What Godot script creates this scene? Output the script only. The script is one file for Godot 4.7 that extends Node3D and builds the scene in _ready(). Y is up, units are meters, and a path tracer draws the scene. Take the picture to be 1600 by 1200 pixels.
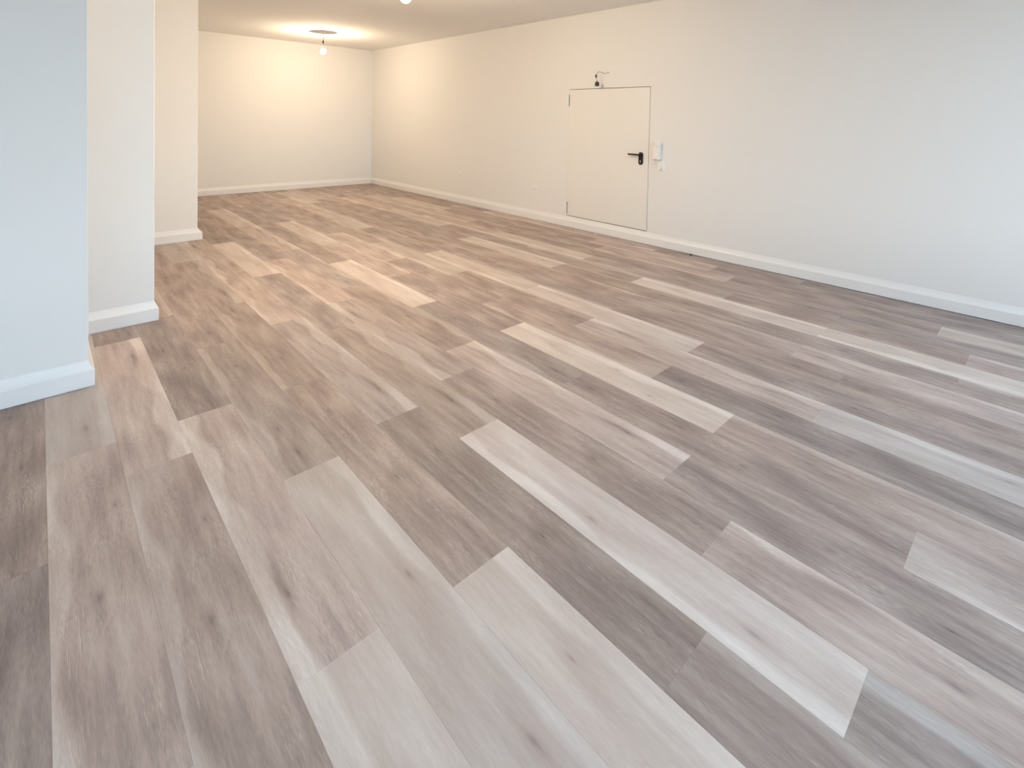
extends Node3D
# An empty refurbished room: grey-beige oak-look plank floor, white walls with stepped piers on the left,
# a white flush metal door in the right wall, two bare bulbs on the ceiling, daylight from a glazed front behind the camera.
# World: camera stands at x = 0, z = 0, looks along -Z turned to the right; the planks run along Z.

const EYE := 1.45          # camera height, the scale of everything measured from the photograph
const FOCAL := 800.09      # pixels, in a 1600 x 1200 frame
const HORIZON := 208.3     # row of the level line through the lens axis
const WALL_X := 5.293      # face of the right wall
const BACK_Z := -10.175    # face of the back wall
const CEIL := 2.859
const ROW_W := 0.229504    # width of a plank
const ROW_X := 0.017883    # left edge of row 0
const PLANK_L := 1.5094    # length of a plank

var rng := RandomNumberGenerator.new()
var used := {}

func _ready() -> void:
	rng.seed = 7
	camera()
	environment()
	materials()
	shell()
	floor_planks()
	baseboards()
	door()
	bulbs()
	fittings()

# ---------------------------------------------------------------- camera, sky, light
func camera() -> void:
	var cam := Camera3D.new()
	cam.name = "camera"
	var yaw := 0.746965
	var pitch := 0.027747
	var roll := 0.020347
	# rows: right, up, forward of the camera in x (right), y (up), z (depth)
	var r := Vector3(cos(yaw), 0, -sin(yaw))
	var f := Vector3(sin(yaw), 0, cos(yaw))
	var u := Vector3(0, cos(pitch), 0) + f * sin(pitch)
	var f2 := Vector3(0, -sin(pitch), 0) + f * cos(pitch)
	var r3 := r * cos(roll) + u * sin(roll)
	var u3 := u * cos(roll) - r * sin(roll)
	var flip := Vector3(1, 1, -1)
	cam.transform = Transform3D(Basis(r3 * flip, u3 * flip, -(f2 * flip)), Vector3(0, EYE, 0))
	cam.near = 0.05
	cam.far = 100.0
	cam.projection = Camera3D.PROJECTION_FRUSTUM
	cam.size = cam.near * 1200.0 / FOCAL
	cam.frustum_offset = Vector2(0, -cam.near * (600.0 - HORIZON) / FOCAL)
	add_child(cam)
	cam.make_current()

const SKY_ENERGY := 9.0
const EXPOSURE := 1.025

func environment() -> void:
	var we := WorldEnvironment.new()
	we.name = "world_environment"
	var e := Environment.new()
	e.background_mode = Environment.BG_SKY
	var sky := Sky.new()
	var m := ProceduralSkyMaterial.new()
	m.sky_top_color = Color(0.645, 0.76, 0.865)
	m.sky_horizon_color = Color(0.875, 0.92, 0.93)
	m.ground_horizon_color = Color(0.70, 0.74, 0.78)
	m.ground_bottom_color = Color(0.50, 0.53, 0.56)
	m.sun_angle_max = 1.0
	sky.sky_material = m
	e.sky = sky
	e.background_energy_multiplier = SKY_ENERGY
	e.ambient_light_source = Environment.AMBIENT_SOURCE_SKY
	e.tonemap_mode = Environment.TONE_MAPPER_LINEAR
	e.tonemap_exposure = EXPOSURE
	e.sdfgi_enabled = true
	e.ssao_enabled = true
	e.ssil_enabled = true
	we.environment = e
	add_child(we)

# ---------------------------------------------------------------- naming helpers
func numbered(called: String) -> String:
	if not used.has(called):
		used[called] = 0
		return called
	used[called] += 1
	return "%s_%03d" % [called, used[called]]

func thing(called: String, label: String, category: String, at := Vector3.ZERO, group := "") -> Node3D:
	var o := Node3D.new()
	o.name = numbered(called)
	add_child(o)
	o.position = at
	o.set_meta("label", label)
	o.set_meta("category", category)
	if group != "":
		o.set_meta("group", group)
	return o

func mesh_node(called: String, mesh: Mesh, m: Material, parent: Node = null) -> MeshInstance3D:
	var o := MeshInstance3D.new()
	o.mesh = mesh
	o.material_override = m
	if parent == null:
		o.name = numbered(called)
		add_child(o)
	else:
		o.name = called
		parent.add_child(o, true)
	return o

func structure(o: Node, label: String, category: String) -> Node:
	o.set_meta("kind", "structure")
	o.set_meta("label", label)
	o.set_meta("category", category)
	return o

func structure_root(called: String, label: String, category: String, at := Vector3.ZERO) -> Node3D:
	var o := Node3D.new()
	o.name = numbered(called)
	add_child(o)
	o.position = at
	structure(o, label, category)
	return o

# ---------------------------------------------------------------- mesh helpers
func start() -> SurfaceTool:
	var st := SurfaceTool.new()
	st.begin(Mesh.PRIMITIVE_TRIANGLES)
	return st

func tri(st: SurfaceTool, a: Vector3, b: Vector3, c: Vector3, n: Vector3, ns := []) -> void:
	var p := [a, b, c]
	var q: Array = ns if ns.size() == 3 else [n, n, n]
	if (b - a).cross(c - a).dot(n) > 0.0:
		p = [a, c, b]
		q = [q[0], q[2], q[1]]
	for i in 3:
		st.set_normal(q[i])
		st.add_vertex(p[i])

func quad(st: SurfaceTool, a: Vector3, b: Vector3, c: Vector3, d: Vector3, n: Vector3) -> void:
	tri(st, a, b, c, n)
	tri(st, a, c, d, n)

# a box with chamfered edges along all twelve edges
func add_box(st: SurfaceTool, lo: Vector3, hi: Vector3, c := 0.0) -> void:
	var mid := (lo + hi) / 2.0
	var h := (hi - lo) / 2.0
	for ax in 3:
		var b := (ax + 1) % 3
		var d := (ax + 2) % 3
		for s in [-1.0, 1.0]:
			var n := Vector3.ZERO
			n[ax] = s
			var ps := []
			for k in [[-1, -1], [1, -1], [1, 1], [-1, 1]]:
				var p := mid
				p[ax] += s * h[ax]
				p[b] += k[0] * (h[b] - c)
				p[d] += k[1] * (h[d] - c)
				ps.append(p)
			quad(st, ps[0], ps[1], ps[2], ps[3], n)
			if c > 0.0:
				for t in [-1.0, 1.0]:
					# edge between the faces ax/s and b/t
					var n2 := Vector3.ZERO
					n2[ax] = s
					n2[b] = t
					var e := []
					for k in [-1.0, 1.0]:
						var p1 := mid
						p1[ax] += s * h[ax]
						p1[b] += t * (h[b] - c)
						p1[d] += k * (h[d] - c)
						var p2 := mid
						p2[ax] += s * (h[ax] - c)
						p2[b] += t * h[b]
						p2[d] += k * (h[d] - c)
						e.append_array([p1, p2])
					quad(st, e[0], e[1], e[3], e[2], n2.normalized())
	if c > 0.0:
		for sx in [-1.0, 1.0]:
			for sy in [-1.0, 1.0]:
				for sz in [-1.0, 1.0]:
					var s := Vector3(sx, sy, sz)
					var p1 := mid + s * Vector3(h.x, h.y - c, h.z - c)
					var p2 := mid + s * Vector3(h.x - c, h.y, h.z - c)
					var p3 := mid + s * Vector3(h.x - c, h.y - c, h.z)
					tri(st, p1, p2, p3, s.normalized())

func box_mesh(lo: Vector3, hi: Vector3, c := 0.0) -> Mesh:
	var st := start()
	add_box(st, lo, hi, c)
	return st.commit()

# a slab of outline poly (in u, v) from w0 to w1 along axis w, its front edge chamfered by c; o + u*U + v*V + w*Wv
func add_slab(st: SurfaceTool, poly: PackedVector2Array, o: Vector3, U: Vector3, V: Vector3, Wv: Vector3, depth: float, c: float) -> void:
	var inner := poly
	if c > 0.0:
		var off := Geometry2D.offset_polygon(poly, -c, Geometry2D.JOIN_MITER)
		if off.size() > 0 and off[0].size() == poly.size():
			# match the starting vertex
			var best := 0
			for i in off[0].size():
				if off[0][i].distance_to(poly[0]) < off[0][best].distance_to(poly[0]):
					best = i
			inner = PackedVector2Array()
			for i in poly.size():
				inner.append(off[0][(best + i) % poly.size()])
		else:
			c = 0.0
	var at := func(p: Vector2, w: float) -> Vector3: return o + U * p.x + V * p.y + Wv * w
	var idx := Geometry2D.triangulate_polygon(inner)
	for i in range(0, idx.size(), 3):
		tri(st, at.call(inner[idx[i]], depth), at.call(inner[idx[i + 1]], depth), at.call(inner[idx[i + 2]], depth), Wv)
	idx = Geometry2D.triangulate_polygon(poly)
	for i in range(0, idx.size(), 3):
		tri(st, at.call(poly[idx[i]], 0), at.call(poly[idx[i + 1]], 0), at.call(poly[idx[i + 2]], 0), -Wv)
	var sgn := -1.0 if Geometry2D.is_polygon_clockwise(poly) else 1.0
	for i in poly.size():
		var a := poly[i]
		var b := poly[(i + 1) % poly.size()]
		var t := (b - a).normalized()
		var n2 := Vector2(t.y, -t.x) * sgn
		var n := (U * n2.x + V * n2.y).normalized()
		quad(st, at.call(a, 0), at.call(b, 0), at.call(b, depth - c), at.call(a, depth - c), n)
		if c > 0.0:
			var a2 := inner[i]
			var b2 := inner[(i + 1) % inner.size()]
			quad(st, at.call(a, depth - c), at.call(b, depth - c), at.call(b2, depth), at.call(a2, depth), (n + Wv).normalized())

func round_rect(w: float, h: float, r: float, n := 5) -> PackedVector2Array:
	var p := PackedVector2Array()
	for k in 4:
		var c := Vector2([1, -1, -1, 1][k] * (w / 2 - r), [1, 1, -1, -1][k] * (h / 2 - r))
		for i in n + 1:
			var a := PI / 2 * (k + float(i) / n)
			p.append(c + Vector2(cos(a), sin(a)) * r)
	return p

func circle(r: float, n := 24) -> PackedVector2Array:
	var p := PackedVector2Array()
	for i in n:
		p.append(Vector2(cos(TAU * i / n), sin(TAU * i / n)) * r)
	return p

# a surface of revolution: profile points are (radius, height along axis), drawn smooth
func add_lathe(st: SurfaceTool, o: Vector3, axis: Vector3, prof: Array, n := 24) -> void:
	axis = axis.normalized()
	var side := axis.cross(Vector3.RIGHT if absf(axis.x) < 0.8 else Vector3.FORWARD).normalized()
	var other := axis.cross(side)
	for k in prof.size() - 1:
		var a: Vector2 = prof[k]
		var b: Vector2 = prof[k + 1]
		var t := (b - a).normalized()
		var n2 := Vector2(t.y, -t.x)
		for i in n:
			var d := []
			var w := []
			for j in 2:
				var an := TAU * (i + j) / n
				var dir := side * cos(an) + other * sin(an)
				d.append(dir)
				w.append((dir * n2.x + axis * n2.y).normalized())
			var p1: Vector3 = o + d[0] * a.x + axis * a.y
			var p2: Vector3 = o + d[1] * a.x + axis * a.y
			var p3: Vector3 = o + d[1] * b.x + axis * b.y
			var p4: Vector3 = o + d[0] * b.x + axis * b.y
			var nn: Vector3 = (w[0] + w[1]).normalized()
			if a.x > 1e-6:
				tri(st, p1, p2, p3, nn, [w[0], w[1], w[1]])
			if b.x > 1e-6:
				tri(st, p1, p3, p4, nn, [w[0], w[1], w[0]])

# a round tube through the points
func add_tube(st: SurfaceTool, pts: Array, r: float, n := 8) -> void:
	var rings := []
	var normals := []
	var prev := Vector3.ZERO
	for i in pts.size():
		var t: Vector3 = (pts[mini(i + 1, pts.size() - 1)] - pts[maxi(i - 1, 0)]).normalized()
		var s: Vector3
		if prev == Vector3.ZERO:
			s = t.cross(Vector3.UP if absf(t.y) < 0.9 else Vector3.RIGHT).normalized()
		else:
			s = (prev - t * prev.dot(t)).normalized()
		prev = s
		var o := t.cross(s)
		var ring := []
		var nr := []
		for k in n:
			var d := s * cos(TAU * k / n) + o * sin(TAU * k / n)
			ring.append(pts[i] + d * r)
			nr.append(d)
		rings.append(ring)
		normals.append(nr)
	for i in pts.size() - 1:
		for k in n:
			var l := (k + 1) % n
			var nn: Vector3 = (normals[i][k] + normals[i][l]).normalized()
			tri(st, rings[i][k], rings[i][l], rings[i + 1][l], nn, [normals[i][k], normals[i][l], normals[i + 1][l]])
			tri(st, rings[i][k], rings[i + 1][l], rings[i + 1][k], nn, [normals[i][k], normals[i + 1][l], normals[i + 1][k]])
	for e in [0, pts.size() - 1]:
		var out: Vector3 = (pts[0] - pts[1]) if e == 0 else (pts[e] - pts[e - 1])
		for k in range(1, n - 1):
			tri(st, rings[e][0], rings[e][k], rings[e][k + 1], out.normalized())

func smooth_path(pts: Array, per := 6) -> Array:
	var c := Curve3D.new()
	for i in pts.size():
		var t: Vector3 = (pts[mini(i + 1, pts.size() - 1)] - pts[maxi(i - 1, 0)]) / 6.0
		c.add_point(pts[i], -t, t)
	var out := []
	for i in pts.size() - 1:
		for k in per:
			out.append(c.sample(i, float(k) / per))
	out.append(pts[-1])
	return out

# ---------------------------------------------------------------- materials
var M := {}
var wood := []

func plain(c: Color, rough := 0.6, spec := 0.5, metal := 0.0) -> StandardMaterial3D:
	var m := StandardMaterial3D.new()
	m.albedo_color = c
	m.roughness = rough
	m.metallic_specular = spec
	m.metallic = metal
	return m

func materials() -> void:
	var wall := plain(Color(0.905, 0.900, 0.890), 0.9, 0.25)
	var fn := FastNoiseLite.new()
	fn.seed = 3
	fn.frequency = 0.06
	fn.fractal_octaves = 4
	var nt := NoiseTexture2D.new()
	nt.width = 512
	nt.height = 512
	nt.seamless = true
	nt.as_normal_map = true
	nt.bump_strength = 1.2
	nt.noise = fn
	wall.normal_enabled = true
	wall.normal_texture = nt
	wall.normal_scale = 0.1
	wall.uv1_triplanar = true
	wall.uv1_world_triplanar = true
	wall.uv1_scale = Vector3(2.2, 2.2, 2.2)
	M.wall = wall
	M.ceiling = plain(Color(0.935, 0.93, 0.92), 0.92, 0.2)
	M.trim = plain(Color(0.915, 0.910, 0.900), 0.38, 0.5)
	M.door = plain(Color(0.905, 0.895, 0.875), 0.42, 0.5)
	M.white_plastic = plain(Color(0.93, 0.93, 0.92), 0.32, 0.5)
	M.grey_plastic = plain(Color(0.70, 0.69, 0.68), 0.5)
	M.black = plain(Color(0.035, 0.033, 0.033), 0.38, 0.5)
	M.steel = plain(Color(0.72, 0.71, 0.69), 0.3, 0.5, 1.0)
	M.grey_wire = plain(Color(0.42, 0.38, 0.34), 0.6)
	M.subfloor = plain(Color(0.16, 0.14, 0.13), 0.9)
	M.frame = plain(Color(0.30, 0.31, 0.32), 0.5)
	M.pavement = plain(Color(0.60, 0.60, 0.59), 0.9)
	M.far_floor = plain(Color(0.69, 0.65, 0.61), 0.6)
	var glass := plain(Color(1, 1, 1, 0.06), 0.02)
	glass.transparency = BaseMaterial3D.TRANSPARENCY_ALPHA
	M.glass = glass
	var bulb := plain(Color(1, 0.97, 0.9), 0.4)
	bulb.emission_enabled = true
	bulb.emission = Color(1.0, 0.93, 0.80)
	bulb.emission_energy_multiplier = 6.0
	M.bulb = bulb
	for k in 9:
		wood.append(wood_texture(k, k / 3))

func layer(s: int, w: int, h: int, freq: float, oct: int, W: int, H: int) -> PackedByteArray:
	var fn := FastNoiseLite.new()
	fn.seed = s
	fn.noise_type = FastNoiseLite.TYPE_SIMPLEX_SMOOTH
	fn.frequency = freq
	fn.fractal_type = FastNoiseLite.FRACTAL_FBM
	fn.fractal_octaves = oct
	var im := fn.get_image(w, h, false, false, true)
	im.convert(Image.FORMAT_L8)
	im.resize(W, H, Image.INTERPOLATE_CUBIC)
	return im.get_data()

# limed-oak print of one plank: clouds of tone, long streaks, fine fibres, pale open pores and a few knots
# grade 0 dark, 1 middle, 2 light
func wood_texture(k: int, grade: int) -> ImageTexture:
	var W := 1536
	var H := 256
	var r := RandomNumberGenerator.new()
	r.seed = 100 + k
	var n1 := layer(k * 11 + 1, 18, 9, 0.14, 2, W, H)
	var n2 := layer(k * 11 + 2, 30, 44, 0.09, 3, W, H)
	var n3 := layer(k * 11 + 3, 130, 256, 0.30, 2, W, H)
	var n4 := layer(k * 11 + 4, 26, 13, 0.16, 2, W, H)
	var n5 := layer(k * 11 + 5, 100, 200, 0.40, 1, W, H)
	var n6 := layer(k * 11 + 6, 14, 4, 0.2, 2, W, H)
	var n7 := layer(k * 11 + 7, 60, 90, 0.17, 2, W, H)
	var base: float = [0.36, 0.455, 0.695][grade]
	var a1: float = [0.24, 0.24, 0.16][grade]
	var a2: float = [0.27, 0.25, 0.17][grade]
	var a3: float = [0.25, 0.21, 0.13][grade]
	var a7: float = [0.15, 0.13, 0.08][grade]
	var pores: float = [0.24, 0.16, 0.07][grade]
	var strip: float = [0.09, 0.23, 0.15][grade]
	var edge := r.randf_range(0.18, 0.34)
	var knots := []
	for i in r.randi_range(1, 3):
		knots.append([r.randf_range(80, W - 80), r.randf_range(30, H - 30), r.randf_range(0.8, 1.8)])
	# open cracks of the grain: short pale strokes with a dark side, gathered in a few places
	var over := PackedFloat32Array()
	over.resize(W * H)
	for g in r.randi_range(1, 3):
		var cx := r.randf_range(130, W - 130)
		var cy := r.randf_range(50, H - 50)
		var drift := r.randf_range(-0.10, 0.10)
		for n in r.randi_range(9, 18):
			var sx := cx + r.randf_range(-125, 125)
			var sy := cy + (sx - cx) * drift + r.randf_range(-15, 15)
			var ln := r.randf_range(20, 90)
			var slope := drift + r.randf_range(-0.05, 0.05)
			var bow := r.randf_range(-2, 2)
			var amp: float = r.randf_range(0.10, 0.32) * [1.0, 0.7, 0.35][grade]
			for j in int(ln):
				var f := j / ln
				var yy := sy + j * slope + bow * f * (1.0 - f) * 4.0
				var a := amp * sin(PI * f)
				for d in range(-2, 4):
					var py := int(floor(yy)) + d
					var px := int(sx) + j
					if py < 0 or py >= H or px < 0 or px >= W:
						continue
					var e := py - yy
					over[py * W + px] += a * exp(-e * e * 0.9) - a * 0.7 * exp(-(e - 2.2) * (e - 2.2) * 0.7)
	var out := PackedByteArray()
	out.resize(W * H * 3)
	var q := 1.0 / 255.0
	var dark := Vector3(138, 121, 117)
	var mid := Vector3(192, 174, 164)
	var light := Vector3(234, 225, 217)
	for y in H:
		var v := float(y) / H
		var kn := []
		for z in knots:
			if absf(y - z[1]) < 60.0:
				kn.append(z)
		for x in W:
			var i := y * W + x
			var c4 := n4[i] * q
			var c5 := n5[i] * q
			var t := base + a1 * (n1[i] * q - 0.5) + a2 * (n2[i] * q - 0.5) + a3 * (n3[i] * q - 0.5) + a7 * (n7[i] * q - 0.5) + over[i]
			var e := (edge + (n6[i] * q - 0.5) * 0.22 - v) * 14.0
			if e > 0.0:
				t += strip * minf(e, 1.0)
			if c4 > 0.66:
				var s := minf((c4 - 0.66) * 7.0, 1.0)
				if c5 > 0.66:
					t += pores * s * minf((c5 - 0.66) * 6.0, 1.0)
				elif c5 < 0.34:
					t -= pores * 0.7 * s * minf((0.34 - c5) * 7.0, 1.0)
			for z in kn:
				var dx: float = (x - z[0]) / (20.0 * z[2])
				if absf(dx) < 4.0:
					var dy: float = (y - z[1]) / (6.5 * z[2])
					var d := dx * dx + dy * dy
					t -= 0.24 * exp(-d * 2.2) + 0.10 * exp(-d * 0.20)
			t = clampf(t, 0.0, 1.0)
			var c := dark.lerp(mid, t * 2.0) if t < 0.5 else mid.lerp(light, t * 2.0 - 1.0)
			var o := i * 3
			out[o] = int(c.x)
			out[o + 1] = int(c.y)
			out[o + 2] = int(c.z)
	var im := Image.create_from_data(W, H, false, Image.FORMAT_RGB8, out)
	im.generate_mipmaps()
	return ImageTexture.create_from_image(im)

# ---------------------------------------------------------------- room shell
func shell() -> void:
	var front := 1.7
	var west := -2.6
	# floor slab below the planks; its children are the planks
	var f := mesh_node("floor", box_mesh(Vector3(west, -0.15, BACK_Z), Vector3(WALL_X, -0.0062, front)), M.subfloor)
	structure(f, "grey beige oak look plank floor running away from the camera", "floor")
	var far := mesh_node("floor_covering", box_mesh(Vector3(west, -0.0062, 1.2), Vector3(WALL_X, 0.0, front)), M.far_floor, f)
	far.set_meta("label", "floor covering behind the camera")
	var c := mesh_node("ceiling", box_mesh(Vector3(west - 0.25, CEIL, BACK_Z - 0.25), Vector3(WALL_X + 0.25, CEIL + 0.2, front + 0.25)), M.ceiling)
	structure(c, "flat white painted ceiling", "ceiling")
	var b := mesh_node("wall_back", box_mesh(Vector3(1.331, -0.15, BACK_Z - 0.25), Vector3(WALL_X, CEIL, BACK_Z)), M.wall)
	structure(b, "white back wall lit warm by the hanging bulb", "wall")
	# right wall, with the hole of the door
	var st := start()
	var dz := door_z()
	var lo := DOOR_Y0 - 0.009
	var hi := DOOR_Y1 + 0.007
	add_box(st, Vector3(WALL_X, -0.15, dz[1] + 0.007), Vector3(WALL_X + 0.25, CEIL, front + 0.25))
	add_box(st, Vector3(WALL_X, -0.15, BACK_Z - 0.25), Vector3(WALL_X + 0.25, CEIL, dz[0] - 0.0003))
	add_box(st, Vector3(WALL_X, -0.15, dz[0] - 0.0003), Vector3(WALL_X + 0.25, lo, dz[1] + 0.007))
	add_box(st, Vector3(WALL_X, hi, dz[0] - 0.0003), Vector3(WALL_X + 0.25, CEIL, dz[1] + 0.007))
	structure(mesh_node("wall_right", st.commit(), M.wall), "long white right wall with a flush metal door in it", "wall")
	# left wall: three piers that step further into the room, corner beads slightly rounded
	var l := structure_root("wall_left", "white left wall stepping into the room in three piers", "wall")
	var steps := [[0.190, -3.453, -4.262], [0.589, -4.262, -6.687], [1.331, -6.687, BACK_Z - 0.25]]
	for s in steps:
		var x: float = s[0]
		var poly := PackedVector2Array([Vector2(west - 0.25, s[1]), Vector2(x - 0.004, s[1]), Vector2(x - 0.001, s[1] - 0.001), Vector2(x, s[1] - 0.004), Vector2(x, s[2]), Vector2(west - 0.25, s[2])])
		var sp := start()
		add_slab(sp, poly, Vector3(0, -0.0062, 0), Vector3.RIGHT, Vector3.BACK, Vector3.UP, CEIL + 0.0062, 0.0)
		mesh_node("pier", sp.commit(), M.wall, l)
	structure(mesh_node("wall_west", box_mesh(Vector3(west - 0.25, -0.15, -3.453), Vector3(west, CEIL, front + 0.25)), M.wall), "white side wall left of the camera", "wall")
	# glazed front behind the camera
	st = start()
	var wins := [[-2.4, 1.2], [1.5, 5.1]]
	var y0 := 0.55
	var y1 := 2.80
	add_box(st, Vector3(west, -0.15, front), Vector3(WALL_X, y0, front + 0.25))
	add_box(st, Vector3(west, y1, front), Vector3(WALL_X, CEIL, front + 0.25))
	add_box(st, Vector3(west, y0, front), Vector3(wins[0][0], y1, front + 0.25))
	add_box(st, Vector3(wins[0][1], y0, front), Vector3(wins[1][0], y1, front + 0.25))
	add_box(st, Vector3(wins[1][1], y0, front), Vector3(WALL_X, y1, front + 0.25))
	structure(mesh_node("wall_front", st.commit(), M.wall), "white front wall with two large windows behind the camera", "wall")
	for i in 2:
		var w: Array = wins[i]
		var root := structure_root("window_%d" % (i + 1), ["large front window nearer the left wall", "large front window nearer the right wall"][i], "window", Vector3(0, 0, front + 0.12))
		st = start()
		var a: float = w[0]
		var d: float = w[1]
		add_box(st, Vector3(a, y0, 0), Vector3(a + 0.06, y1, 0.06), 0.004)
		add_box(st, Vector3(d - 0.06, y0, 0), Vector3(d, y1, 0.06), 0.004)
		add_box(st, Vector3(a + 0.06, y0, 0), Vector3(d - 0.06, y0 + 0.06, 0.06), 0.004)
		add_box(st, Vector3(a + 0.06, y1 - 0.06, 0), Vector3(d - 0.06, y1, 0.06), 0.004)
		add_box(st, Vector3((a + d) / 2 - 0.03, y0 + 0.06, 0), Vector3((a + d) / 2 + 0.03, y1 - 0.06, 0.06), 0.004)
		mesh_node("window_frame", st.commit(), M.frame, root)
		for s in 2:
			var xa := a + 0.06 if s == 0 else (a + d) / 2 + 0.03
			var xb := (a + d) / 2 - 0.03 if s == 0 else d - 0.06
			mesh_node("pane", box_mesh(Vector3(xa, y0 + 0.06, 0.026), Vector3(xb, y1 - 0.06, 0.032)), M.glass, root)
	structure(mesh_node("pavement", box_mesh(Vector3(-12, -0.25, front + 0.25), Vector3(15, -0.15, front + 14)), M.pavement), "light paving outside the front windows", "pavement")

# ---------------------------------------------------------------- floor planks
# first joint of every row counted from the camera (units of eye height, as measured) and the tone of its planks from near to far
const FIRST := [0.10, 0.75, 0.45, 0.874, 0.672, 0.879, 0.377, 0.853, 0.445, 0.212, 0.538, 0.731, 0.216, 0.739, 0.025, 0.55, 0.043, 0.57, 0.776, 0.254, 0.768, 0.254, 0.768, 0.388, 0.572, 0.062]
# planks whose pale edge lies on a known side: row, place in the row -> 0 left, 2 right
const PALE_EDGE := {"0_1": 0, "2_1": 0, "7_0": 2, "9_0": 0, "5_2": 2, "1_2": 2, "4_0": 2, "8_1": 2, "10_1": 2, "13_2": 2, "2_0": 0, "3_1": 2, "6_1": 0}
const TONE := [
	[4, 5, 4, 5], [4, 5, 6, 4], [3.8, 3.8, 3.7, 3.8, 4],
	[5.2, 5.4, 6.6, 5, 5], [5.2, 5, 6.1, 3.8, 4.5], [7.6, 5.8, 3.7, 4.9, 5, 5, 5],
	[5, 7.2, 4.6, 4.2, 4, 5, 5, 5], [7.5, 4, 4.5, 4.5, 6.5, 5, 5, 5], [4.5, 3.6, 5, 5.5, 5, 4.5, 4.5, 5],
	[4.5, 8.5, 4.5, 4, 7.5, 3.6, 4, 4], [5.5, 4, 5, 5.5, 4, 4, 4.5, 5], [4, 6, 4.5, 5, 5.5, 7, 4, 4],
	[5.5, 4, 4.5, 8, 4.5, 4, 4.5, 4], [5, 8, 4, 5.5, 7.5, 4.5, 5, 4], [4, 3.6, 5, 4, 6, 5, 4, 4.5],
	[7.1, 5.5, 4, 6.5, 4.8, 4, 5, 4], [5, 4, 7.5, 7, 4, 7, 6, 4.5], [4, 4, 4.5, 4, 4.5, 4.5, 7, 4.5],
	[6, 5, 4.5, 4.5, 4.5, 4, 6.5, 5], [5, 4.2, 4.5, 7, 4.5, 4, 5, 4], [8, 8, 4.5, 4.5, 7, 5.5, 4.5, 4],
	[5.5, 4, 5, 7, 5.3, 5, 5, 4], [4, 4.2, 4.5, 4, 6, 6.5, 4, 4], [7, 4, 5.5, 4, 4.5, 7, 4.5, 4],
	[4, 4, 6, 4.5, 5, 4, 4, 4], [4, 3.8, 4.5, 5.2, 6, 4, 4, 4]]

func floor_planks() -> void:
	var root := get_node("floor")
	var mats := {}
	for n in FIRST.size():
		var row := n - 3
		var xa := ROW_X + ROW_W * row
		var xb := xa + ROW_W
		var z_far := -BACK_Z - 0.012
		if xb < 0.19:
			z_far = 3.446
		elif xb < 0.589:
			z_far = 4.255
		elif xb < 1.331:
			z_far = 6.68
		xb = minf(xb, WALL_X - 0.0185)
		for k in range(-1, 8):
			var za: float = FIRST[n] * EYE + (k - 1) * PLANK_L
			var zb := za + PLANK_L
			var tones: Array = TONE[n]
			var tone: float = tones[clampi(k, 0, tones.size() - 1)] if k >= 0 else rng.randf_range(3.8, 7.0)
			za = maxf(za, -1.195)
			zb = minf(zb, z_far)
			var pick := rng.randi_range(0, 2)
			var fl := rng.randi_range(0, 3)
			var known := "%d_%d" % [row, k]
			if PALE_EDGE.has(known):
				fl = (fl & 1) + int(PALE_EDGE[known])
			var hue := rng.randf_range(-0.4, 1.0)
			if zb - za < 0.02:
				continue
			var grade := 0 if tone < 4.4 else (1 if tone < 6.2 else 2)
			var centre: float = [3.8, 4.9, 7.4][grade]
			var gain: float = (121.0 + (tone - 3.0) * 15.8) / (130.0 + (centre - 3.0) * 13.5)
			var key := "%d_%d_%d" % [grade * 3 + pick, int(round(gain * 50)), int(round(hue * 2))]
			if not mats.has(key):
				var m := StandardMaterial3D.new()
				m.albedo_texture = wood[grade * 3 + pick]
				var g: float = roundf(gain * 50.0) / 50.0 * 0.94
				var h: float = roundf(hue * 2.0) / 2.0 * 0.012
				m.albedo_color = Color(clampf(g * (1.0 + h), 0, 1), clampf(g, 0, 1), clampf(g * (1.0 - h), 0, 1))
				m.roughness = 0.52
				m.metallic_specular = 0.4
				mats[key] = m
			mesh_node("plank", plank_mesh(xa, xb, -zb, -za, fl), mats[key], root)

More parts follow.
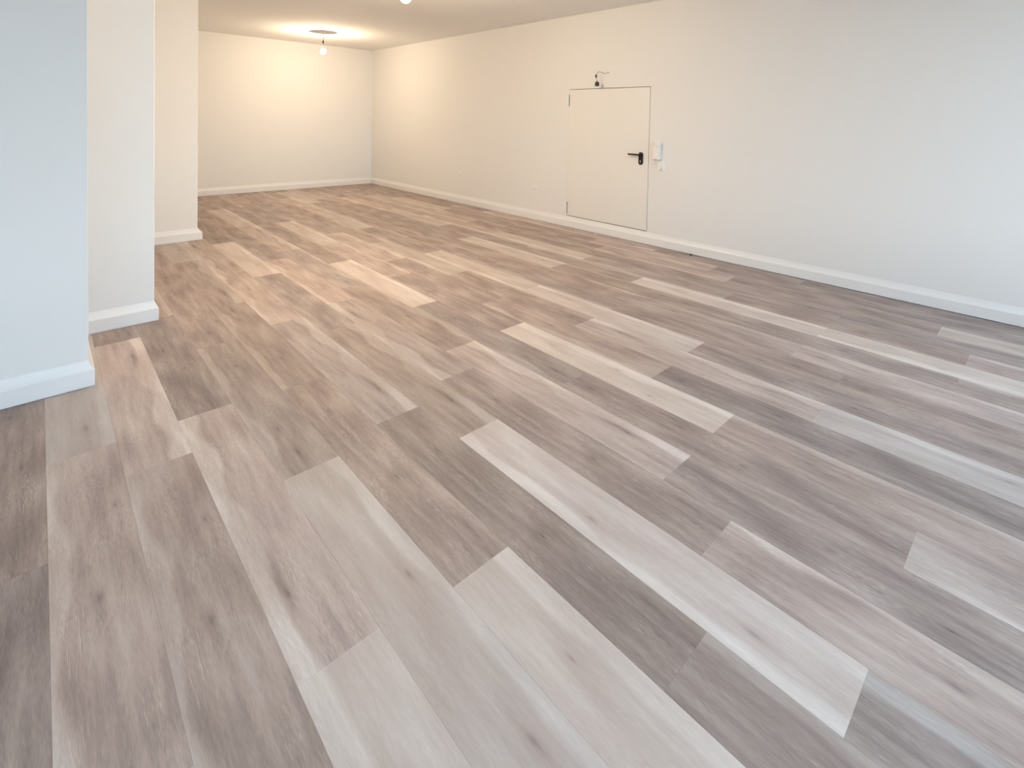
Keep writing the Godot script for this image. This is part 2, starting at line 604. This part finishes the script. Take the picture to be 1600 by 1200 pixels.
# a plank 5 mm thick with a small bevel along its upper edges; fl turns the print end for end or side for side
func plank_mesh(xa: float, xb: float, za: float, zb: float, fl: int) -> Mesh:
	var st := start()
	var g := 0.0001
	var c := 0.0004
	var lo := Vector3(xa + g, -0.006, za + g)
	var hi := Vector3(xb - g, 0.0, zb - g)
	var uv := func(p: Vector3) -> Vector2:
		var u := (p.z - za) / PLANK_L
		var v := (p.x - xa) / ROW_W
		return Vector2(1.0 - u if fl & 1 else u, 1.0 - v if fl & 2 else v)
	var top := [Vector3(lo.x + c, 0, lo.z + c), Vector3(hi.x - c, 0, lo.z + c), Vector3(hi.x - c, 0, hi.z - c), Vector3(lo.x + c, 0, hi.z - c)]
	var rim := [Vector3(lo.x, -c, lo.z), Vector3(hi.x, -c, lo.z), Vector3(hi.x, -c, hi.z), Vector3(lo.x, -c, hi.z)]
	var foot := [Vector3(lo.x, lo.y, lo.z), Vector3(hi.x, lo.y, lo.z), Vector3(hi.x, lo.y, hi.z), Vector3(lo.x, lo.y, hi.z)]
	var out := [Vector3(0, 0, -1), Vector3(1, 0, 0), Vector3(0, 0, 1), Vector3(-1, 0, 0)]
	var put := func(a: Vector3, b: Vector3, d: Vector3, e: Vector3, n: Vector3) -> void:
		for t in [[a, b, d], [a, d, e]]:
			var p: Array = t
			if (p[1] - p[0]).cross(p[2] - p[0]).dot(n) > 0.0:
				p = [p[0], p[2], p[1]]
			for w in p:
				st.set_normal(n)
				st.set_uv(uv.call(w))
				st.add_vertex(w)
	put.call(top[0], top[1], top[2], top[3], Vector3.UP)
	put.call(foot[0], foot[1], foot[2], foot[3], Vector3.DOWN)
	for i in 4:
		var j := (i + 1) % 4
		put.call(top[i], top[j], rim[j], rim[i], (out[i] + Vector3.UP).normalized())
		put.call(rim[i], rim[j], foot[j], foot[i], out[i])
	return st.commit()

# ---------------------------------------------------------------- baseboards
# (distance from the wall, height)
const BOARD := [[0.0, 0.0], [0.019, 0.0], [0.0205, 0.0015], [0.0205, 0.0835], [0.0198, 0.086], [0.0180, 0.0868], [0.0180, 0.0888], [0.0165, 0.091], [0.0125, 0.099], [0.0090, 0.107], [0.0060, 0.116], [0.0035, 0.125], [0.0015, 0.134], [0.0, 0.137]]

# a run of skirting along corners (x, z); the room lies to the right hand of the way; one board per straight length, mitred
func skirting(root: Node, pts: Array, scale: Array, lift: Array) -> void:
	for i in pts.size() - 1:
		var st := start()
		var ends := []
		for e in 2:
			var j: int = i + e
			var line := []
			for p in BOARD:
				line.append(corner(pts, scale, j, i, p[0], p[1] + lift[j]))
			ends.append(line)
		for k in BOARD.size() - 1:
			var a: Vector3 = ends[0][k]
			var b: Vector3 = ends[0][k + 1]
			var c: Vector3 = ends[1][k + 1]
			var d: Vector3 = ends[1][k]
			var dir: Vector2 = (pts[i + 1] - pts[i]).normalized()
			var out := Vector3(-dir.y, 0, dir.x)
			var e2 := Vector2(BOARD[k + 1][0] - BOARD[k][0], BOARD[k + 1][1] - BOARD[k][1])
			var n := (out * e2.y - Vector3.UP * e2.x).normalized()
			quad(st, a, b, c, d, n)
		mesh_node("board", st.commit(), M.trim, root)

func corner(pts: Array, scale: Array, j: int, seg: int, off: float, y: float) -> Vector3:
	var p: Vector2 = pts[j]
	var shift := Vector2.ZERO
	for s in [j - 1, j]:
		if s >= 0 and s < pts.size() - 1:
			var dir: Vector2 = (pts[s + 1] - pts[s]).normalized()
			var straight: bool = (j - 1 >= 0 and j < pts.size() - 1) and absf((pts[j] - pts[j - 1]).normalized().dot((pts[j + 1] - pts[j]).normalized())) > 0.99
			if straight and s != seg:
				continue
			shift += Vector2(-dir.y, dir.x) * off * scale[s]
	return Vector3(p.x + shift.x, y, p.y + shift.y)

func baseboards() -> void:
	var e := 0.0012
	# the near board of the right wall hovers a few millimetres, which shows as a black line
	var r := structure_root("baseboard_right", "tall white moulded baseboard along the right wall under the door", "baseboard")
	skirting(r, [Vector2(WALL_X, BACK_Z), Vector2(WALL_X, -5.40)], [1.0], [e, e])
	skirting(r, [Vector2(WALL_X, -5.3985), Vector2(WALL_X, 1.7)], [1.0], [e, 0.008])
	r = structure_root("baseboard_back", "white moulded baseboard along the back wall", "baseboard")
	skirting(r, [Vector2(1.331, BACK_Z), Vector2(WALL_X - 0.0195, BACK_Z)], [1.0], [e, e])
	r = structure_root("baseboard_left", "white moulded baseboard stepping round the three left piers", "baseboard")
	skirting(r, [Vector2(-2.6, -3.453), Vector2(0.190, -3.453), Vector2(0.190, -4.262), Vector2(0.589, -4.262), Vector2(0.589, -6.687), Vector2(1.331, -6.687), Vector2(1.331, BACK_Z + 0.0195)], [1.0, 1.2, 1.0, 1.1, 1.0, 2.2], [e, e, e, e, e, e, e])

# ---------------------------------------------------------------- door
const DOOR_Y0 := 0.158
const DOOR_Y1 := 1.862
func door_z() -> Array:
	return [-4.584, -3.336]   # hinge side, lock side

func door() -> void:
	var dz := door_z()
	var root := structure_root("door_1", "white flush metal door set above the baseboard, black lever handle", "door", Vector3(WALL_X, DOOR_Y0, (dz[0] + dz[1]) / 2))
	var w: float = dz[1] - dz[0]
	var h := DOOR_Y1 - DOOR_Y0
	mesh_node("leaf", box_mesh(Vector3(0.0, 0, -w / 2), Vector3(0.055, h, w / 2), 0.0012), M.door, root)
	var st := start()
	# frame behind the leaf closes the opening
	add_box(st, Vector3(0.062, -0.008, -w / 2), Vector3(0.11, h + 0.006, w / 2 + 0.006))
	mesh_node("frame", st.commit(), M.door, root)
	# hinges: a leaf plate and a knuckle each
	for y in [0.105, 1.56]:
		st = start()
		add_lathe(st, Vector3(-0.010, y - 0.08, -w / 2 - 0.010), Vector3.UP, [Vector2(0, 0), Vector2(0.009, 0.001), Vector2(0.0095, 0.004), Vector2(0.0095, 0.156), Vector2(0.009, 0.159), Vector2(0, 0.16)], 14)
		add_box(st, Vector3(-0.004, y - 0.075, -w / 2 - 0.032), Vector3(-0.0002, y + 0.075, -w / 2 - 0.010), 0.001)
		var hg := mesh_node("hinge", st.commit(), M.white_plastic, root)
		st = start()
		add_box(st, Vector3(-0.0035, y - 0.078, -w / 2 + 0.002), Vector3(-0.0004, y + 0.078, -w / 2 + 0.007))
		mesh_node("hinge_gap", st.commit(), M.subfloor, hg)
	# handle: long plate, lever towards the hinges, lock cylinder
	var hz := w / 2 - 0.100
	var hy := 1.010 - DOOR_Y0
	st = start()
	add_slab(st, round_rect(0.060, 0.148, 0.024), Vector3(0, hy, hz), Vector3.BACK, Vector3.UP, Vector3.LEFT, 0.012, 0.003)
	var hd := mesh_node("handle_plate", st.commit(), M.black, root)
	st = start()
	add_lathe(st, Vector3(-0.011, hy + 0.045, hz), Vector3.LEFT, [Vector2(0.017, 0), Vector2(0.017, 0.006), Vector2(0.0115, 0.010), Vector2(0.0115, 0.044), Vector2(0.009, 0.050), Vector2(0, 0.051)], 16)
	add_tube(st, smooth_path([Vector3(-0.050, hy + 0.045, hz), Vector3(-0.054, hy + 0.045, hz - 0.02), Vector3(-0.054, hy + 0.046, hz - 0.07), Vector3(-0.052, hy + 0.046, hz - 0.135), Vector3(-0.047, hy + 0.047, hz - 0.148)]), 0.0105, 12)
	mesh_node("lever", st.commit(), M.black, hd)
	st = start()
	add_lathe(st, Vector3(-0.012, hy - 0.030, hz), Vector3.LEFT, [Vector2(0.0085, 0), Vector2(0.0085, 0.003), Vector2(0.0075, 0.004), Vector2(0, 0.004)], 16)
	add_box(st, Vector3(-0.016, hy - 0.052, hz - 0.005), Vector3(-0.012, hy - 0.034, hz + 0.005), 0.001)
	mesh_node("lock_cylinder", st.commit(), M.steel, hd)

# ---------------------------------------------------------------- hanging bulbs
func bulb(at: Vector3, energy: float, label: String) -> void:
	# at: centre of the glowing part
	var t := thing("pendant_bulb", label, "light bulb", Vector3(at.x, CEIL, at.z), "bare bulbs hanging from the ceiling")
	var y := at.y - CEIL
	var st := start()
	add_lathe(st, Vector3(0, -0.022, 0), Vector3.UP, [Vector2(0, 0), Vector2(0.010, 0.001), Vector2(0.014, 0.008), Vector2(0.016, 0.022)], 16)
	mesh_node("cable_outlet", st.commit(), M.white_plastic, t)
	st = start()
	add_tube(st, smooth_path([Vector3(0, -0.012, 0), Vector3(0.002, -0.08, 0.001), Vector3(-0.001, -0.150, 0)]), 0.0028, 8)
	mesh_node("cable", st.commit(), M.grey_wire, t)
	st = start()
	add_tube(st, smooth_path([Vector3(-0.001, -0.185, 0), Vector3(0.002, -0.21, 0.001), Vector3(0, y + 0.075, 0)]), 0.0028, 8)
	mesh_node("cable", st.commit(), M.grey_wire, t)
	st = start()
	add_box(st, Vector3(-0.012, -0.190, -0.008), Vector3(0.008, -0.146, 0.008), 0.002)
	mesh_node("terminal_block", st.commit(), M.black, t)
	st = start()
	# socket and the collar of the bulb, which keeps its light off the ceiling right above
	add_lathe(st, Vector3(0, y, 0), Vector3.UP, [Vector2(0.0, 0.032), Vector2(0.0355, 0.032), Vector2(0.0365, 0.034), Vector2(0.0355, 0.037), Vector2(0.024, 0.046), Vector2(0.020, 0.052), Vector2(0.018, 0.076), Vector2(0.012, 0.084), Vector2(0.004, 0.088), Vector2(0, 0.088)], 32)
	mesh_node("socket", st.commit(), M.white_plastic, t)
	st = start()
	var prof := []
	for i in 17:
		var a := PI * i / 16.0 * 0.80
		prof.append(Vector2(sin(a) * 0.048, -0.012 - cos(a) * 0.048))
	prof.append(Vector2(0.0265, 0.0318))
	add_lathe(st, Vector3(0, y, 0), Vector3.UP, prof, 32)
	var g := mesh_node("glowing_bulb", st.commit(), M.bulb, t)
	g.set_meta("label", "lit frosted bulb")
	var o := OmniLight3D.new()
	o.name = "bulb_light"
	o.light_color = Color(1.0, 0.900, 0.765)
	o.light_energy = energy
	o.light_size = 0.01
	o.omni_range = 30.0
	o.omni_attenuation = 2.0
	o.shadow_enabled = true
	o.position = Vector3(0, y - 0.009, 0)
	t.add_child(o)

func bulbs() -> void:
	bulb(Vector3(3.553, 2.540, -8.592), 1.55, "lit bare bulb hanging near the back wall, its collar shading a disc on the ceiling")
	bulb(Vector3(2.42, 2.525, -4.05), 2.75, "nearer lit bare bulb, cut by the upper edge of the photo")

# ---------------------------------------------------------------- things on the wall and the floor
func fittings() -> void:
	# black lamp holder hanging on a wire above the door
	var t := thing("lamp_holder", "empty black lamp holder dangling on a thin wire above the door", "lamp holder", Vector3(WALL_X, 2.06, -3.93))
	var sc := func(y: float, z: float, off: float) -> Vector3:
		# a point measured on the wall, brought off it by off along the line of sight
		var k := (WALL_X - off) / 5.274
		return Vector3(-off, EYE + (y - EYE) * k - 2.06, -z * k + 3.93)
	var wire := [sc.call(2.063, 3.919, 0.0), sc.call(2.062, 3.930, 0.012), sc.call(2.050, 3.99, 0.05), sc.call(2.062, 4.02, 0.07), sc.call(2.079, 4.065, 0.085), sc.call(2.075, 4.092, 0.093), sc.call(2.055, 4.115, 0.10), sc.call(2.036, 4.124, 0.10)]
	var st := start()
	add_tube(st, smooth_path(wire), 0.0030, 8)
	mesh_node("wire", st.commit(), M.grey_wire, t)
	st = start()
	add_tube(st, smooth_path([sc.call(2.012, 4.124, 0.10), sc.call(1.985, 4.112, 0.10), sc.call(1.945, 4.108, 0.10)]), 0.0030, 8)
	mesh_node("wire", st.commit(), M.grey_wire, t)
	var cb: Vector3 = sc.call(2.0245, 4.1245, 0.10)
	st = start()
	add_box(st, cb + Vector3(-0.009, -0.020, -0.010), cb + Vector3(0.009, 0.020, 0.010), 0.004)
	mesh_node("terminal_block", st.commit(), M.black, t)
	var sb: Vector3 = sc.call(1.896, 4.106, 0.10)
	st = start()
	add_lathe(st, sb, Vector3.UP, [Vector2(0.0, 0.012), Vector2(0.022, 0.012), Vector2(0.022, 0.0), Vector2(0.026, 0.0), Vector2(0.0275, 0.004), Vector2(0.0275, 0.040), Vector2(0.024, 0.049), Vector2(0.010, 0.054), Vector2(0.006, 0.066), Vector2(0, 0.067)], 24)
	mesh_node("socket", st.commit(), M.black, t)
	# intercom handset right of the door
	var k := WALL_X / 5.274
	var base := Vector3(WALL_X, EYE + (1.122 - EYE) * k, -3.208 * k)
	t = thing("intercom_phone", "white intercom telephone with handset on the wall right of the door", "intercom", base)
	st = start()
	add_slab(st, round_rect(0.098, 0.212, 0.010), Vector3.ZERO, Vector3.BACK, Vector3.UP, Vector3.LEFT, 0.026, 0.004)
	mesh_node("base_plate", st.commit(), M.white_plastic, t)
	st = start()
	# handset: a bowed bar with thicker ends
	var side := PackedVector2Array([Vector2(-0.105, 0.028), Vector2(-0.105, 0.050), Vector2(-0.096, 0.060), Vector2(-0.060, 0.060), Vector2(-0.040, 0.054), Vector2(0.045, 0.054), Vector2(0.065, 0.062), Vector2(0.098, 0.062), Vector2(0.108, 0.054), Vector2(0.108, 0.028), Vector2(0.062, 0.028), Vector2(0.052, 0.036), Vector2(-0.050, 0.036), Vector2(-0.060, 0.028)])
	add_slab(st, side, Vector3(0, 0, 0.000), Vector3.UP, Vector3.LEFT, Vector3.BACK, 0.046, 0.002)
	var hs := mesh_node("handset", st.commit(), M.white_plastic, t)
	hs.rotation.x = 0.06
	hs.position.z = 0.008
	st = start()
	add_slab(st, round_rect(0.012, 0.012, 0.003), Vector3(-0.026, 0.075, -0.032), Vector3.BACK, Vector3.UP, Vector3.LEFT, 0.003, 0.0)
	mesh_node("button", st.commit(), M.grey_plastic, t)
	st = start()
	var coil := []
	for i in 121:
		var s := i / 120.0
		var c := Vector3(-0.030 - 0.012 * sin(PI * s), -0.104 - 0.055 * sin(PI * s), 0.012 - 0.048 * s)
		coil.append(c + Vector3(cos(s * TAU * 15), sin(s * TAU * 15) * 0.6, sin(s * TAU * 15)) * 0.0055)
	add_tube(st, coil, 0.0018, 6)
	mesh_node("coiled_cord", st.commit(), M.white_plastic, t)
	# switch plate under it
	var sp := Vector3(WALL_X, EYE + (0.943 - EYE) * k, -3.152 * k)
	t = thing("rotary_switch", "small upright white wall plate with a round knob, just under the intercom", "switch", sp)
	st = start()
	add_slab(st, round_rect(0.088, 0.116, 0.006), Vector3.ZERO, Vector3.BACK, Vector3.UP, Vector3.LEFT, 0.012, 0.003)
	mesh_node("plate", st.commit(), M.white_plastic, t)
	st = start()
	add_lathe(st, Vector3(-0.012, -0.027, 0), Vector3.LEFT, [Vector2(0.0165, 0), Vector2(0.0165, 0.003), Vector2(0.0155, 0.016), Vector2(0.0135, 0.018), Vector2(0, 0.018)], 24)
	mesh_node("knob", st.commit(), M.white_plastic, t)
	st = start()
	add_lathe(st, Vector3(-0.012, -0.027, 0), Vector3.LEFT, [Vector2(0.0225, 0), Vector2(0.0225, 0.0012), Vector2(0.0166, 0.0012), Vector2(0.0166, 0)], 24)
	mesh_node("knob_ring", st.commit(), M.grey_plastic, t)
	# two flush sockets low on the wall
	outlet(Vector3(WALL_X, EYE + (0.479 - EYE) * k, -6.984 * k), "white wall outlet farther from the door, nearer the back corner")
	outlet(Vector3(WALL_X, EYE + (0.446 - EYE) * k, -5.169 * k), "white wall outlet nearer the door, left of its lower hinge")
	# crumbs left on the floor by the baseboard
	st = start()
	add_lathe(st, Vector3.ZERO, Vector3.UP, [Vector2(0.0, 0.0), Vector2(0.010, 0.0), Vector2(0.012, 0.006), Vector2(0.006, 0.013), Vector2(0, 0.014)], 7)
	var c1 := mesh_node("dark_crumb", st.commit(), M.black)
	c1.position = Vector3(5.235, 0.0, -2.735)
	c1.set_meta("label", "tiny dark crumb on the floor at the foot of the right baseboard")
	c1.set_meta("category", "crumb")
	st = start()
	add_slab(st, PackedVector2Array([Vector2(-0.022, -0.008), Vector2(0.006, -0.013), Vector2(0.024, -0.002), Vector2(0.012, 0.011), Vector2(-0.014, 0.009)]), Vector3.ZERO, Vector3.RIGHT, Vector3.BACK, Vector3.UP, 0.005, 0.0015)
	var c2 := mesh_node("plaster_chip", st.commit(), M.white_plastic)
	c2.position = Vector3(5.215, 0.0, -4.03)
	c2.set_meta("label", "small white plaster chip on the floor below the door")
	c2.set_meta("category", "chip")

func outlet(at: Vector3, label: String) -> void:
	var t := thing("wall_outlet", label, "outlet", at, "outlets low on the right wall")
	var st := start()
	add_slab(st, round_rect(0.082, 0.082, 0.006), Vector3.ZERO, Vector3.BACK, Vector3.UP, Vector3.LEFT, 0.008, 0.002)
	mesh_node("plate", st.commit(), M.white_plastic, t)
	st = start()
	add_lathe(st, Vector3(-0.008, 0, 0), Vector3.LEFT, [Vector2(0.0, -0.006), Vector2(0.019, -0.006), Vector2(0.0195, 0.003), Vector2(0.023, 0.003), Vector2(0.023, 0.0)], 24)
	mesh_node("insert", st.commit(), M.grey_plastic, t)
